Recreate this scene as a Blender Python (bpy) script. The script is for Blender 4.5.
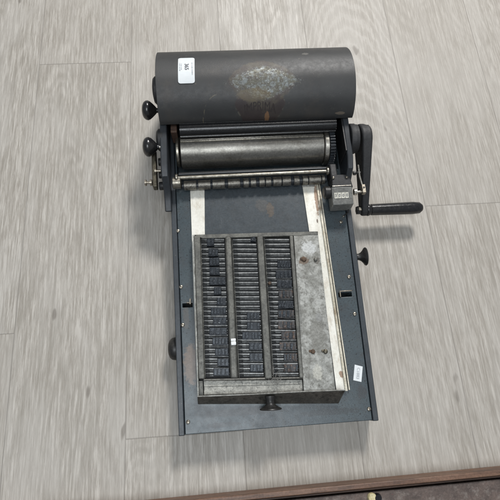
import bpy, bmesh, math, random
from mathutils import Vector, Matrix, noise
random.seed(11)
PI = math.pi
for o in list(bpy.data.objects): bpy.data.objects.remove(o)
S = bpy.context.scene
C = S.collection

# ------------------------------------------------------------------ camera
CAMH = 0.74
ROT = Matrix(((0.99681, 0.05399, -0.05878), (-0.06967, 0.94792, -0.3108), (0.03894, 0.31391, 0.94866)))
cd = bpy.data.cameras.new('camera'); cam = bpy.data.objects.new('camera', cd); C.objects.link(cam)
cam.matrix_world = Matrix.Translation((0, 0, CAMH)) @ ROT.to_4x4()
cd.sensor_width = 36; cd.lens = 32.4; cd.clip_start = .01; cd.clip_end = 100
S.camera = cam

def at(px, py, z):
    """photo measurement -> point on the level z"""
    d = ROT @ Vector((px - 250, 250 - py, -450.0))
    t = (z - CAMH) / d.z
    return Vector((d.x * t, d.y * t, z))
def zb(y): return .048 + .05 * y                     # the sloping bed of the machine
def bed(px, py, dz=0.0):
    z = .055
    for _ in range(8):
        p = at(px, py, z); z = zb(p.y) + dz
    return at(px, py, z)

# ------------------------------------------------------------------ materials
MATS = {}
def nt(name):
    m = bpy.data.materials.new(name); m.use_nodes = True
    t = m.node_tree; t.nodes.clear()
    out = t.nodes.new('ShaderNodeOutputMaterial'); b = t.nodes.new('ShaderNodeBsdfPrincipled')
    t.links.new(b.outputs[0], out.inputs[0])
    return m, t, b
def N(t, kind, **kw):
    n = t.nodes.new(kind)
    for k, v in kw.items():
        if k.startswith('i_'): n.inputs[k[2:].replace('_', ' ')].default_value = v
        else: setattr(n, k, v)
    return n
def mth(t, op, a, b=None, c=None, clamp=False):
    n = t.nodes.new('ShaderNodeMath'); n.operation = op; n.use_clamp = clamp
    for i, v in enumerate((a, b, c)):
        if v is None: continue
        if isinstance(v, (int, float)): n.inputs[i].default_value = v
        else: t.links.new(v, n.inputs[i])
    return n.outputs[0]
def mix(t, f, a, b, mode='MIX'):
    n = t.nodes.new('ShaderNodeMix'); n.data_type = 'RGBA'; n.blend_type = mode
    for sock, v in ((n.inputs[0], f), (n.inputs[6], a), (n.inputs[7], b)):
        if isinstance(v, (int, float)): sock.default_value = v
        elif isinstance(v, tuple): sock.default_value = (*v, 1)
        else: t.links.new(v, sock)
    return n.outputs[2]
def smooth(t, v, lo, hi, a=0.0, b=1.0):
    n = t.nodes.new('ShaderNodeMapRange'); n.interpolation_type = 'SMOOTHSTEP'
    n.inputs[1].default_value = lo; n.inputs[2].default_value = hi
    n.inputs[3].default_value = a; n.inputs[4].default_value = b
    t.links.new(v, n.inputs[0]); return n.outputs[0]
def pos(t, scale=(1, 1, 1), loc=(0, 0, 0)):
    g = t.nodes.new('ShaderNodeNewGeometry'); m = t.nodes.new('ShaderNodeMapping')
    m.inputs['Scale'].default_value = scale; m.inputs['Location'].default_value = loc
    t.links.new(g.outputs['Position'], m.inputs[0]); return m.outputs[0]
def nz(t, vec, scale, detail=4, rough=.55, dist=0):
    n = t.nodes.new('ShaderNodeTexNoise'); n.inputs['Scale'].default_value = scale
    n.inputs['Detail'].default_value = detail; n.inputs['Roughness'].default_value = rough
    n.inputs['Distortion'].default_value = dist
    t.links.new(vec, n.inputs['Vector']); return n.outputs[0]
def worn(name, col, col2=None, rough=.45, metal=0.0, scale=30, dirt=None, dirt_amt=.5, speck=None, speck_thr=.66,
         bump=.15, bump_scale=900, stains=(), stretch=(1, 1, 1), rv=.15, spec=.5, coat=0.0, edge=None, mottle=.45, scratch=0):
    m, t, b = nt(name)
    p = pos(t, stretch)
    f = smooth(t, nz(t, p, scale, 6, .6), .3, .7)
    c = mix(t, f, col, col2 or tuple(x * .75 for x in col))
    if dirt:
        c = mix(t, mth(t, 'MULTIPLY', smooth(t, nz(t, p, scale * 2.3, 8, .7), .48, .68), dirt_amt), c, dirt)
    if speck:
        c = mix(t, smooth(t, nz(t, pos(t), 420, 3, .6), speck_thr, speck_thr + .06), c, speck)
    if edge:
        g = t.nodes.new('ShaderNodeNewGeometry')
        e = mth(t, 'MULTIPLY', smooth(t, g.outputs['Pointiness'], .53, .6), smooth(t, nz(t, pos(t), 150, 4), .4, .6))
        c = mix(t, e, c, edge)
    for (ctr, rad, scol, amt) in stains:
        mp = pos(t, tuple(1 / r for r in rad), tuple(-ctr[i] / rad[i] for i in range(3)))
        ln = t.nodes.new('ShaderNodeVectorMath'); ln.operation = 'LENGTH'; t.links.new(mp, ln.inputs[0])
        d = mth(t, 'ADD', ln.outputs['Value'], mth(t, 'MULTIPLY', mth(t, 'SUBTRACT', nz(t, pos(t), 190, 6, .65), .5), 1.5))
        c = mix(t, mth(t, 'MULTIPLY', smooth(t, d, .7, 1.05, 1, 0), amt), c, scol)
    if scratch:
        for sc_, lo_ in (((1, .035, 1), (0, 0, 0)), ((.04, 1, 1), (5, 2, 0))):
            sn = smooth(t, nz(t, pos(t, sc_, lo_), 700, 2, .5), .70, .76)
            sn = mth(t, 'MULTIPLY', mth(t, 'MULTIPLY', sn, smooth(t, nz(t, pos(t, (1, 1, 1), lo_), 28, 3), .48, .62)), scratch)
            c = mix(t, sn, c, (.17, .18, .185))
    if mottle:
        mm = mth(t, 'ADD', mth(t, 'MULTIPLY', smooth(t, nz(t, pos(t, (1, 1, 1), (3, 7, 1)), 330, 6, .75), .3, .7), mottle), 1 - mottle / 2)
        cb = t.nodes.new('ShaderNodeCombineXYZ')
        for i_ in range(3): t.links.new(mm, cb.inputs[i_])
        c = mix(t, 1.0, c, cb.outputs[0], 'MULTIPLY')
    t.links.new(c, b.inputs['Base Color'])
    r = mth(t, 'ADD', mth(t, 'MULTIPLY', mth(t, 'SUBTRACT', nz(t, p, scale * 4, 5, .6), .5), rv * 2), rough, clamp=True)
    t.links.new(r, b.inputs['Roughness'])
    b.inputs['Metallic'].default_value = metal
    b.inputs['Specular IOR Level'].default_value = spec
    b.inputs['Coat Weight'].default_value = coat
    if bump:
        bn = t.nodes.new('ShaderNodeBump'); bn.inputs['Strength'].default_value = bump; bn.inputs['Distance'].default_value = .0005
        h = mth(t, 'ADD', nz(t, pos(t, stretch), bump_scale, 3), mth(t, 'MULTIPLY', nz(t, pos(t), 120, 4), 1.2))
        t.links.new(h, bn.inputs['Height']); t.links.new(bn.outputs[0], b.inputs['Normal'])
    MATS[name] = m
    return m

def v3(p): return (p.x, p.y, p.z)
M = {}
M['plate'] = worn('blue_grey_enamel', (.055, .074, .083), (.038, .051, .059), .34, scale=22, dirt=(.05, .052, .052), dirt_amt=.55,
                  speck=(.014, .014, .014), speck_thr=.605, rv=.10, spec=.6, scratch=.5, mottle=.3,
                  stains=[(v3(bed(191, 364)), (.012, .032, .02), (.15, .115, .09), .9),
                          (v3(bed(186, 318)), (.005, .02, .02), (.10, .088, .075), .5),
                          (v3(bed(240, 412)), (.07, .006, .02), (.03, .033, .035), .6),
                          (v3(bed(330, 412)), (.05, .005, .02), (.03, .033, .035), .6), (v3(bed(222, 425)), (.03, .004, .02), (.025, .027, .03), .6),
                          (v3(bed(370, 350)), (.006, .008, .02), (.03, .032, .034), .6), (v3(bed(352, 240)), (.005, .012, .02), (.035, .035, .034), .5),
                          (v3(bed(362, 392)), (.008, .01, .02), (.04, .042, .045), .7)])
M['bedplate'] = worn('slate_bed_enamel', (.046, .057, .065), (.036, .045, .052), .38, scale=30, dirt=(.04, .043, .045), dirt_amt=.4,
                     speck=(.12, .12, .12), speck_thr=.71, spec=.5, scratch=.35,
                     stains=[(v3(bed(270, 210)), (.007, .014, .02), (.12, .085, .055), .55),
                             (v3(bed(262, 206)), (.012, .012, .02), (.09, .08, .07), .4)])
M['rim'] = worn('dark_rim_enamel', (.044, .052, .060), (.030, .036, .042), .4, scale=40, dirt=(.03, .03, .03), dirt_amt=.3, speck=(.16, .15, .14), speck_thr=.70, mottle=.25, rv=.08)
M['frame'] = worn('dark_frame_enamel', (.029, .034, .040), (.020, .023, .027), .45, scale=40, dirt=(.02, .02, .02), dirt_amt=.25, mottle=.22, rv=.06)
M['castiron'] = worn('black_crackle_iron', (.027, .027, .028), (.019, .019, .020), .58, scale=50, bump=.4, bump_scale=700)
M['black'] = worn('black_bakelite', (.010, .010, .012), (.018, .017, .016), .22, scale=60, dirt=(.04, .038, .035), dirt_amt=.3, bump=.12, rv=.2, spec=.6)
M['blackdull'] = worn('dull_black_bakelite', (.014, .0135, .013), (.022, .021, .020), .42, scale=60, dirt=(.07, .065, .055), dirt_amt=.3)
M['darkvoid'] = worn('oily_black_metal', (.010, .010, .011), (.016, .016, .016), .5, scale=60)
M['inkroll'] = worn('inked_rubber', (.005, .005, .006), (.008, .008, .008), .30, scale=80, spec=.6)
M['drum'] = worn('worn_drum_steel', (.25, .24, .215), (.16, .152, .135), .36, metal=.8, scale=30, dirt=(.11, .098, .08), dirt_amt=.5,
                 speck=(.02, .02, .02), speck_thr=.70, stretch=(.6, 1, 1), rv=.12)
M['steel'] = worn('bright_steel', (.62, .59, .53), (.45, .42, .36), .3, metal=.95, scale=120, dirt=(.15, .12, .08), dirt_amt=.4)
M['brass'] = worn('tarnished_brass', (.36, .335, .28), (.22, .205, .175), .38, metal=.9, scale=100, dirt=(.08, .065, .04), dirt_amt=.6)
M['sleeve'] = worn('dull_sleeve_metal', (.24, .23, .20), (.14, .13, .115), .45, metal=.8, scale=140, dirt=(.05, .04, .03), dirt_amt=.8)
M['typeface'] = worn('worn_type_faces', (.055, .063, .072), (.022, .026, .031), .32, metal=.45, scale=260, dirt=(.02, .021, .023), dirt_amt=.6, speck=(.3, .3, .3), speck_thr=.66, mottle=.7)
M['bronze'] = worn('dark_bronze', (.15, .135, .10), (.09, .08, .06), .45, metal=.8, scale=120, dirt=(.05, .04, .03), dirt_amt=.6)
M['screw'] = worn('nickel_screw', (.42, .38, .31), (.25, .22, .18), .35, metal=.9, scale=300)
M['pale'] = worn('pale_rail_metal', (.82, .80, .73), (.68, .66, .58), .42, metal=.15, scale=50, dirt=(.42, .34, .24), dirt_amt=.45,
                 speck=(.12, .08, .05), speck_thr=.70, stretch=(1, .35, 1), mottle=.15,
                 stains=[(v3(bed(341, 374)), (.004, .006, .02), (.22, .10, .04), .8), (v3(bed(316, 200)), (.003, .03, .02), (.25, .13, .06), .8),
                         (v3(bed(317, 222)), (.0015, .004, .02), (.06, .03, .02), .8)])
M['pale2'] = worn('pale_guide_metal', (.66, .62, .52), (.48, .44, .34), .42, metal=.3, scale=60, dirt=(.20, .13, .06), dirt_amt=.7, stretch=(1, .35, 1))
M['traymetal'] = worn('dull_zinc', (.165, .162, .143), (.095, .094, .085), .5, metal=.45, scale=60, dirt=(.06, .06, .056), dirt_amt=.75,
                      speck=(.40, .40, .38), speck_thr=.715)
M['troughmetal'] = worn('dirty_trough_zinc', (.38, .37, .33), (.24, .235, .21), .5, metal=.3, scale=110, dirt=(.085, .083, .075), dirt_amt=.8,
                      speck=(.55, .55, .52), speck_thr=.70)
M['galv'] = worn('mottled_galvanised_sheet', (.38, .38, .355), (.19, .188, .168), .5, metal=.35, scale=75, dirt=(.12, .115, .10), dirt_amt=.85,
                 speck=(.6, .6, .58), speck_thr=.74,
                 stains=[(v3(bed(304, 260, .02)), (.009, .007, .03), (.13, .085, .055), .8), (v3(bed(317, 260, .02)), (.006, .006, .03), (.10, .09, .075), .8),
                         (v3(bed(309, 247, .02)), (.013, .012, .03), (.55, .56, .55), .7), (v3(bed(318, 373, .02)), (.008, .012, .03), (.42, .41, .36), .8),
                         (v3(bed(297, 300, .02)), (.006, .06, .03), (.13, .13, .12), .6), (v3(bed(318, 335, .02)), (.014, .03, .03), (.17, .165, .145), .6),
                         (v3(bed(319, 317, .02)), (.006, .007, .03), (.25, .25, .24), .7)])
M['lip'] = worn('dark_lip_metal', (.15, .14, .12), (.085, .08, .07), .4, metal=.5, scale=60, dirt=(.03, .028, .025), dirt_amt=.7, speck=(.4, .38, .34), speck_thr=.74)
M['finger'] = worn('grey_finger_zinc', (.27, .275, .27), (.13, .135, .135), .42, metal=.4, scale=160, dirt=(.045, .047, .047), dirt_amt=.7, speck=(.4, .4, .39), speck_thr=.70)
M['pit'] = worn('black_slot_floor', (.018, .019, .020), (.028, .029, .030), .6, scale=80)
M['type'] = worn('blue_black_type_metal', (.028, .033, .040), (.018, .021, .026), .4, metal=.35, scale=160, dirt=(.015, .016, .018), dirt_amt=.5, speck=(.17, .17, .17), speck_thr=.70)
M['typerust'] = worn('rust_stained_type_metal', (.058, .056, .056), (.035, .037, .04), .45, metal=.3, scale=110, dirt=(.17, .10, .065), dirt_amt=.75, speck=(.2, .15, .12), speck_thr=.68)
M['rust'] = worn('rusty_bolt', (.15, .09, .055), (.06, .045, .034), .7, metal=.2, scale=200, bump=.6)
M['paper'] = worn('white_paper_sticker', (.74, .77, .78), (.68, .71, .72), .5, scale=60, bump=0, mottle=0, rv=.02)
M['ink'] = worn('grey_print', (.12, .12, .13), None, .6, bump=0)
M['inkpale'] = worn('pale_grey_print', (.42, .44, .46), None, .6, bump=0)
M['countergrey'] = worn('grey_counter_enamel', (.17, .17, .158), (.115, .115, .108), .35, scale=80, dirt=(.05, .05, .045), dirt_amt=.4)
M['digit'] = worn('cream_digit', (.62, .60, .52), None, .5, bump=0)
M['white'] = worn('white_chip', (.82, .84, .84), (.74, .76, .76), .3, scale=200)
M['lint'] = worn('grey_lint', (.30, .29, .27), None, .8, bump=0)
M['walnut'] = worn('reddish_brown_wood', (.20, .115, .075), (.12, .065, .042), .5, scale=60, stretch=(.12, 1, 1), dirt=(.05, .03, .022), dirt_amt=.7)
M['walnuttop'] = worn('dark_brown_wood', (.10, .058, .040), (.055, .034, .025), .55, scale=70, stretch=(.12, 1, 1), dirt=(.03, .02, .016), dirt_amt=.7)
M['grime'] = worn('rusty_brown_sheet', (.13, .095, .08), (.07, .052, .045), .6, scale=45, dirt=(.20, .17, .15), dirt_amt=.7, speck=(.15, .03, .03), speck_thr=.70, bump=.8)
M['cream'] = worn('cream_cap', (.62, .56, .34), (.45, .38, .2), .4, scale=200)

def hood_mat():
    """dark enamel with the rubbed-through patch and the dull oval badge"""
    m, t, b = nt('black_hood_enamel')
    f = smooth(t, nz(t, pos(t, (.6, 1, 1)), 24, 6), .3, .7)
    c = mix(t, f, (.045, .045, .044), (.030, .030, .030))
    c = mix(t, mth(t, 'MULTIPLY', smooth(t, nz(t, pos(t, (1, 1, 1), (3, 1, 0)), 45, 8, .7), .56, .7), .35), c, (.075, .072, .064))
    c = mix(t, smooth(t, nz(t, pos(t, (1, .5, 1), (7, 0, 0)), 260, 2), .745, .78), c, (.16, .13, .10))
    rough = mth(t, 'ADD', mth(t, 'MULTIPLY', smooth(t, nz(t, pos(t), 120, 7, .75), .3, .7), .10), .47)
    g = t.nodes.new('ShaderNodeNewGeometry'); s = t.nodes.new('ShaderNodeSeparateXYZ'); t.links.new(g.outputs['Position'], s.inputs[0])
    def lens(cx, cy, hx, hy, pw, wob, ns=170):
        u = mth(t, 'ABSOLUTE', mth(t, 'DIVIDE', mth(t, 'SUBTRACT', s.outputs[0], cx), hx))
        v = mth(t, 'ABSOLUTE', mth(t, 'DIVIDE', mth(t, 'SUBTRACT', s.outputs[1], cy), hy))
        d = mth(t, 'ADD', mth(t, 'POWER', u, pw), mth(t, 'POWER', v, 1.3))
        return mth(t, 'ADD', d, mth(t, 'MULTIPLY', mth(t, 'SUBTRACT', nz(t, pos(t), ns, 6, .7), .5), wob))
    A = at(262, 80, .168); Bp = at(260, 104, .15)
    # badge below
    bd = lens(Bp.x, Bp.y, .040, .020, 2.6, .2)
    c = mix(t, mth(t, 'MULTIPLY', smooth(t, bd, .90, 1.0, 1, 0), .8), c, (.040, .027, .026))
    ring = mth(t, 'MULTIPLY', mth(t, 'MULTIPLY', smooth(t, bd, .84, .93), smooth(t, bd, .97, 1.06, 1, 0)), smooth(t, nz(t, pos(t), 70, 3), .5, .62))
    c = mix(t, mth(t, 'MULTIPLY', ring, .45), c, (.15, .14, .11))
    # brown halo, then bare metal
    h = lens(A.x, A.y - .002, .054, .036, 1.7, .35)
    hm = smooth(t, h, .88, 1.04, 1, 0)
    c = mix(t, mth(t, 'MULTIPLY', hm, .70), c, mix(t, smooth(t, nz(t, pos(t), 75, 5), .4, .6), (.062, .046, .038), (.098, .082, .056)))
    h2 = lens(A.x + .003, A.y - .002, .058, .027, 1.15, .65)
    bare = smooth(t, h2, .78, .98, 1, 0)
    chip = smooth(t, nz(t, pos(t, (.7, 1, 1), (1, 5, 2)), 210, 8, .75), .38, .52)
    bare = mth(t, 'MULTIPLY', bare, chip)
    c = mix(t, mth(t, 'MULTIPLY', bare, .8), c, mix(t, smooth(t, nz(t, pos(t), 150, 6), .42, .58), (.21, .23, .23), (.13, .13, .11)))
    flk = mth(t, 'MULTIPLY', smooth(t, h2, .9, 1.15, 1, 0), smooth(t, nz(t, pos(t, (1, 1, 1), (4, 4, 4)), 480, 3, .6), .60, .66))
    c = mix(t, mth(t, 'MULTIPLY', flk, .45), c, (.5, .5, .47))
    gold = mth(t, 'MULTIPLY', smooth(t, lens(A.x - .014, A.y - .020, .030, .010, 2, 1.2), .6, 1.0, 1, 0), .5)
    c = mix(t, gold, c, (.16, .125, .07))
    # curved scratch at the left
    K = at(222, 121, .135)
    dx_ = mth(t, 'SUBTRACT', s.outputs[0], K.x); dy_ = mth(t, 'SUBTRACT', s.outputs[1], K.y)
    rr_ = mth(t, 'SQRT', mth(t, 'ADD', mth(t, 'MULTIPLY', dx_, dx_), mth(t, 'MULTIPLY', dy_, dy_)))
    arc = mth(t, 'ABSOLUTE', mth(t, 'SUBTRACT', mth(t, 'ADD', rr_, mth(t, 'MULTIPLY', nz(t, pos(t), 60, 3), .005)), .032))
    am = mth(t, 'MULTIPLY', smooth(t, arc, .0003, .0012, 1, 0), mth(t, 'MULTIPLY', smooth(t, s.outputs[0], K.x - .009, K.x - .004, 1, 0), smooth(t, nz(t, pos(t), 110, 4), .38, .6)))
    c = mix(t, mth(t, 'MULTIPLY', am, .75), c, (.15, .13, .09))
    for sc_, lo_ in (((1, .05, 1), (0, 0, 0)), ((.05, 1, 1), (5, 2, 0)), ((.8, .12, 1), (2, 9, 0))):
        sn = smooth(t, nz(t, pos(t, sc_, lo_), 520, 2, .5), .70, .77)
        c = mix(t, mth(t, 'MULTIPLY', mth(t, 'MULTIPLY', sn, smooth(t, nz(t, pos(t, (1, 1, 1), lo_), 24, 3), .5, .62)), .45), c, (.15, .14, .125))
    c = mix(t, mth(t, 'MULTIPLY', smooth(t, nz(t, pos(t, (1, 1, 1), (2, 8, 1)), 16, 6, .7), .5, .68), .45), c, (.062, .053, .044))
    # ochre triangle chip near the front edge
    K = at(267, 116, .135)
    c = mix(t, mth(t, 'MULTIPLY', smooth(t, lens(K.x, K.y, .0042, .0045, 1.8, 1.3, 260), .7, 1.0, 1, 0), .8), c, (.22, .12, .06))
    K = at(340, 113, .135)
    c = mix(t, mth(t, 'MULTIPLY', smooth(t, lens(K.x, K.y, .009, .0012, 2.0, 1.3, 260), .7, 1.0, 1, 0), .6), c, (.2, .16, .12))
    K = at(305, 55, .165)
    c = mix(t, mth(t, 'MULTIPLY', smooth(t, lens(K.x, K.y, .006, .003, 2, 1.6, 260), .7, 1.0, 1, 0), .5), c, (.2, .19, .17))
    t.links.new(c, b.inputs['Base Color'])
    t.links.new(rough, b.inputs['Roughness'])
    t.links.new(mth(t, 'MULTIPLY', bare, .7), b.inputs['Metallic'])
    bn = t.nodes.new('ShaderNodeBump'); bn.inputs['Strength'].default_value = .22; bn.inputs['Distance'].default_value = .0005
    t.links.new(mth(t, 'ADD', nz(t, pos(t), 500, 6, .7), mth(t, 'MULTIPLY', bare, -1.0)), bn.inputs['Height']); t.links.new(bn.outputs[0], b.inputs['Normal'])
    return m
M['hood'] = hood_mat()

def floor_mat():
    """pale grey oak planks, grain running away from the camera"""
    m, t, b = nt('grey_oak_planks')
    g = t.nodes.new('ShaderNodeNewGeometry'); s = t.nodes.new('ShaderNodeSeparateXYZ'); t.links.new(g.outputs['Position'], s.inputs[0])
    X = mth(t, 'ADD', s.outputs[0], mth(t, 'MULTIPLY', s.outputs[1], FLOOR_SKEW)); Y = s.outputs[1]
    W = FLOOR_W; u = mth(t, 'DIVIDE', mth(t, 'SUBTRACT', X, FLOOR_X0), W)
    k = mth(t, 'FLOOR', u); fu = mth(t, 'SUBTRACT', u, k)
    L = 1.22
    yo = mth(t, 'ADD', Y, mth(t, 'MULTIPLY_ADD', k, -FLOOR_DY, FLOOR_Y0))
    vv = mth(t, 'DIVIDE', yo, L); kv = mth(t, 'FLOOR', vv); fv = mth(t, 'SUBTRACT', vv, kv)
    cm = t.nodes.new('ShaderNodeCombineXYZ'); t.links.new(k, cm.inputs[0]); t.links.new(kv, cm.inputs[1])
    wn = t.nodes.new('ShaderNodeTexWhiteNoise'); wn.noise_dimensions = '3D'; t.links.new(cm.outputs[0], wn.inputs['Vector'])
    rnd = wn.outputs['Value']; rs = t.nodes.new('ShaderNodeSeparateColor'); t.links.new(wn.outputs['Color'], rs.inputs[0])
    # per-plank coordinates
    P = t.nodes.new('ShaderNodeCombineXYZ')
    t.links.new(mth(t, 'ADD', X, mth(t, 'MULTIPLY', rs.outputs[0], 7)), P.inputs[0])
    t.links.new(mth(t, 'ADD', Y, mth(t, 'MULTIPLY', rs.outputs[1], 9)), P.inputs[1]); t.links.new(mth(t, 'MULTIPLY', rnd, 5), P.inputs[2])
    def mp(sc):
        q = t.nodes.new('ShaderNodeMapping'); q.inputs['Scale'].default_value = sc; t.links.new(P.outputs[0], q.inputs[0]); return q.outputs[0]
    fine = nz(t, mp((1, .06, 1)), 430, 5, .75, .2)
    long_ = nz(t, mp((1, .03, 1)), 260, 3, .6)
    streak = nz(t, mp((1, .05, 1)), 110, 6, .65, .3)
    fld = nz(t, mp((1, .22, 1)), 7.5, 2, .5, .3)
    wav = nz(t, mp((1, .6, 1)), 60, 4, .6)
    rings = mth(t, 'SINE', mth(t, 'MULTIPLY', mth(t, 'ADD', fld, mth(t, 'MULTIPLY', streak, .022)), 230))
    # cathedral figure of the flat-sawn plank on the right
    qx = mth(t, 'MULTIPLY', mth(t, 'SUBTRACT', fu, .52), 3.6)
    par = mth(t, 'ADD', mth(t, 'MULTIPLY', mth(t, 'MULTIPLY', qx, qx), 1.6), mth(t, 'MULTIPLY', mth(t, 'SUBTRACT', yo, .2), 27))
    par = mth(t, 'ADD', par, mth(t, 'ADD', mth(t, 'MULTIPLY', wav, 1.1), mth(t, 'MULTIPLY', fld, 5)))
    cath = mth(t, 'SINE', mth(t, 'MULTIPLY', par, 6.283))
    isc = mth(t, 'COMPARE', k, 2, .5)
    icf = mth(t, 'MULTIPLY', isc, smooth(t, Y, .30, .55, .35, 1))
    c = mix(t, smooth(t, fine, .35, .65), (.31, .28, .242), (.60, .567, .515))
    c = mix(t, mth(t, 'MULTIPLY', smooth(t, long_, .46, .62), .45), c, (.26, .235, .20))
    c = mix(t, mth(t, 'MULTIPLY', smooth(t, streak, .50, .66), .42), c, (.255, .23, .195))
    rmask = smooth(t, nz(t, mp((1, .5, 1)), 6, 2), .45, .65, .15, 1)
    c = mix(t, mth(t, 'MULTIPLY', mth(t, 'MULTIPLY', smooth(t, rings, .9, -.9), .40), mth(t, 'MULTIPLY', rmask, mth(t, 'SUBTRACT', 1.0, isc))), c, (.24, .22, .185))
    c = mix(t, mth(t, 'MULTIPLY', mth(t, 'MULTIPLY', smooth(t, cath, .3, .95), .26), icf), c, (.66, .64, .60))
    c = mix(t, mth(t, 'MULTIPLY', mth(t, 'MULTIPLY', smooth(t, cath, .1, -.8), .26), icf), c, (.24, .225, .20))
    blot = nz(t, mp((1, .3, 1)), 18, 5, .6)
    c = mix(t, mth(t, 'MULTIPLY', smooth(t, blot, .42, .62), .35), c, (.57, .545, .505))
    c = mix(t, mth(t, 'MULTIPLY', rnd, .45), c, (.33, .30, .26))
    pore = fine
    # knots: small dark dashes
    kn = nz(t, mp((1, .35, 1)), 34, 2, .4)
    c = mix(t, mth(t, 'MULTIPLY', smooth(t, kn, .735, .78), .55), c, (.13, .11, .09))
    sm = mth(t, 'MINIMUM', mth(t, 'MULTIPLY', mth(t, 'MINIMUM', fu, mth(t, 'SUBTRACT', 1.0, fu)), W),
             mth(t, 'MULTIPLY', mth(t, 'MINIMUM', fv, mth(t, 'SUBTRACT', 1.0, fv)), L))
    seam = smooth(t, sm, .0003, .0013, 1, 0)
    c = mix(t, mth(t, 'MULTIPLY', seam, .42), c, (.13, .115, .10))
    t.links.new(c, b.inputs['Base Color'])
    t.links.new(mth(t, 'ADD', mth(t, 'MULTIPLY', fine, .25), .38), b.inputs['Roughness'])
    b.inputs['Specular IOR Level'].default_value = .4
    bn = t.nodes.new('ShaderNodeBump'); bn.inputs['Strength'].default_value = .3; bn.inputs['Distance'].default_value = .0006
    t.links.new(mth(t, 'SUBTRACT', mth(t, 'ADD', fine, pore), mth(t, 'MULTIPLY', seam, 2)), bn.inputs['Height']); t.links.new(bn.outputs[0], b.inputs['Normal'])
    return m
a0, a1, a2 = at(131, 62, 0), at(216, 10, 0), at(302, 10, 0)
FLOOR_W = .178; FLOOR_SKEW = .0; FLOOR_X0 = a0.x; FLOOR_Y0 = 0
FLOOR_DY = at(170, 436, 0).y - a0.y
FLOOR_Y0 = -at(170, 436, 0).y + 12.2
M['floor'] = floor_mat()

# ------------------------------------------------------------------ mesh helpers
class MB:
    def __init__(s): s.v = []; s.f = []
    def add(s, vs, fs):
        n = len(s.v); s.v += [tuple(v) for v in vs]; s.f += [tuple(i + n for i in f) for f in fs]; return s
    def prism(s, loop, vec):
        """a closed loop of points pushed along vec"""
        n = len(loop); vs = [Vector(p) for p in loop]; vs += [p + Vector(vec) for p in vs]
        fs = [tuple(range(n))[::-1], tuple(range(n, 2 * n))] + [(i, (i + 1) % n, n + (i + 1) % n, n + i) for i in range(n)]
        return s.add(vs, fs)
    def hexa(s, low, high):
        n = len(low)
        fs = [tuple(range(n))[::-1], tuple(range(n, 2 * n))] + [(i, (i + 1) % n, n + (i + 1) % n, n + i) for i in range(n)]
        return s.add(list(low) + list(high), fs)
    def box(s, a, b):
        x0, y0, z0 = a; x1, y1, z1 = b
        return s.hexa([(x0, y0, z0), (x1, y0, z0), (x1, y1, z0), (x0, y1, z0)], [(x0, y0, z1), (x1, y0, z1), (x1, y1, z1), (x0, y1, z1)])
    def obox(s, c, ax, ay, az):
        c, ax, ay, az = map(Vector, (c, ax, ay, az))
        q = lambda sz: [c - ax - ay + sz * az, c + ax - ay + sz * az, c + ax + ay + sz * az, c - ax + ay + sz * az]
        return s.hexa(q(-1), q(1))
    def lathe(s, c, axis, prof, n=32):
        """prof: (distance along axis, radius) pairs"""
        c = Vector(c); a = Vector(axis).normalized(); u = a.orthogonal().normalized(); w = a.cross(u)
        vs = []; fs = []
        for d, r in prof:
            for i in range(n):
                th = 2 * PI * i / n; vs.append(c + a * d + (u * math.cos(th) + w * math.sin(th)) * r)
        for j in range(len(prof) - 1):
            for i in range(n): fs.append((j * n + i, j * n + (i + 1) % n, (j + 1) * n + (i + 1) % n, (j + 1) * n + i))
        fs.append(tuple(range(n))[::-1]); fs.append(tuple(range((len(prof) - 1) * n, len(prof) * n)))
        return s.add(vs, fs)
    def tube(s, pts, r, n=8):
        pts = [Vector(p) for p in pts]; vs = []; fs = []
        up = Vector((0.13, .21, 1)).normalized()
        for k, p in enumerate(pts):
            d = (pts[min(k + 1, len(pts) - 1)] - pts[max(k - 1, 0)]).normalized()
            u = d.cross(up); u = u.normalized() if u.length > 1e-6 else d.orthogonal().normalized(); w = d.cross(u)
            for i in range(n):
                th = 2 * PI * i / n; vs.append(p + (u * math.cos(th) + w * math.sin(th)) * r)
        for j in range(len(pts) - 1):
            for i in range(n): fs.append((j * n + i, j * n + (i + 1) % n, (j + 1) * n + (i + 1) % n, (j + 1) * n + i))
        fs.append(tuple(range(n))[::-1]); fs.append(tuple(range((len(pts) - 1) * n, len(pts) * n)))
        return s.add(vs, fs)
    def build(s, name, m, parent=None, bevel=0.0, label=None, seg=2, smooth_deg=35, kind=None):
        me = bpy.data.meshes.new(name)
        vs = [Vector(v) for v in s.v]
        lo = Vector([min(v[i] for v in vs) for i in range(3)]); hi = Vector([max(v[i] for v in vs) for i in range(3)])
        o0 = Vector(((lo.x + hi.x) / 2, (lo.y + hi.y) / 2, lo.z))
        me.from_pydata([tuple(v - o0) for v in vs], [], s.f)
        bm = bmesh.new(); bm.from_mesh(me)
        bmesh.ops.recalc_face_normals(bm, faces=bm.faces)
        bm.to_mesh(me); bm.free()
        me.polygons.foreach_set('use_smooth', [True] * len(me.polygons)); me.set_sharp_from_angle(angle=math.radians(smooth_deg))
        me.materials.append(m if not isinstance(m, str) else M[m])
        o = bpy.data.objects.new(name, me); C.objects.link(o)
        w = parent_world(parent) if parent else Vector()
        o.parent = parent; o.location = o0 - w
        if bevel:
            bv = o.modifiers.new('bevel', 'BEVEL'); bv.width = bevel; bv.segments = seg; bv.limit_method = 'ANGLE'; bv.angle_limit = math.radians(40)
            bv.harden_normals = False
        if label: o['label'] = label
        if kind: o['kind'] = kind
        return o
def parent_world(o):
    w = Vector()
    while o: w += o.location; o = o.parent
    return w
def thing(name, label, cat, loc, group=None):
    o = bpy.data.objects.new(name, None); C.objects.link(o); o.location = loc; o.empty_display_size = .02
    o['label'] = label; o['category'] = cat
    if group: o['group'] = group
    return o
def tag(o, label, cat, group=None):
    o['label'] = label; o['category'] = cat
    if group: o['group'] = group
    return o
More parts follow.
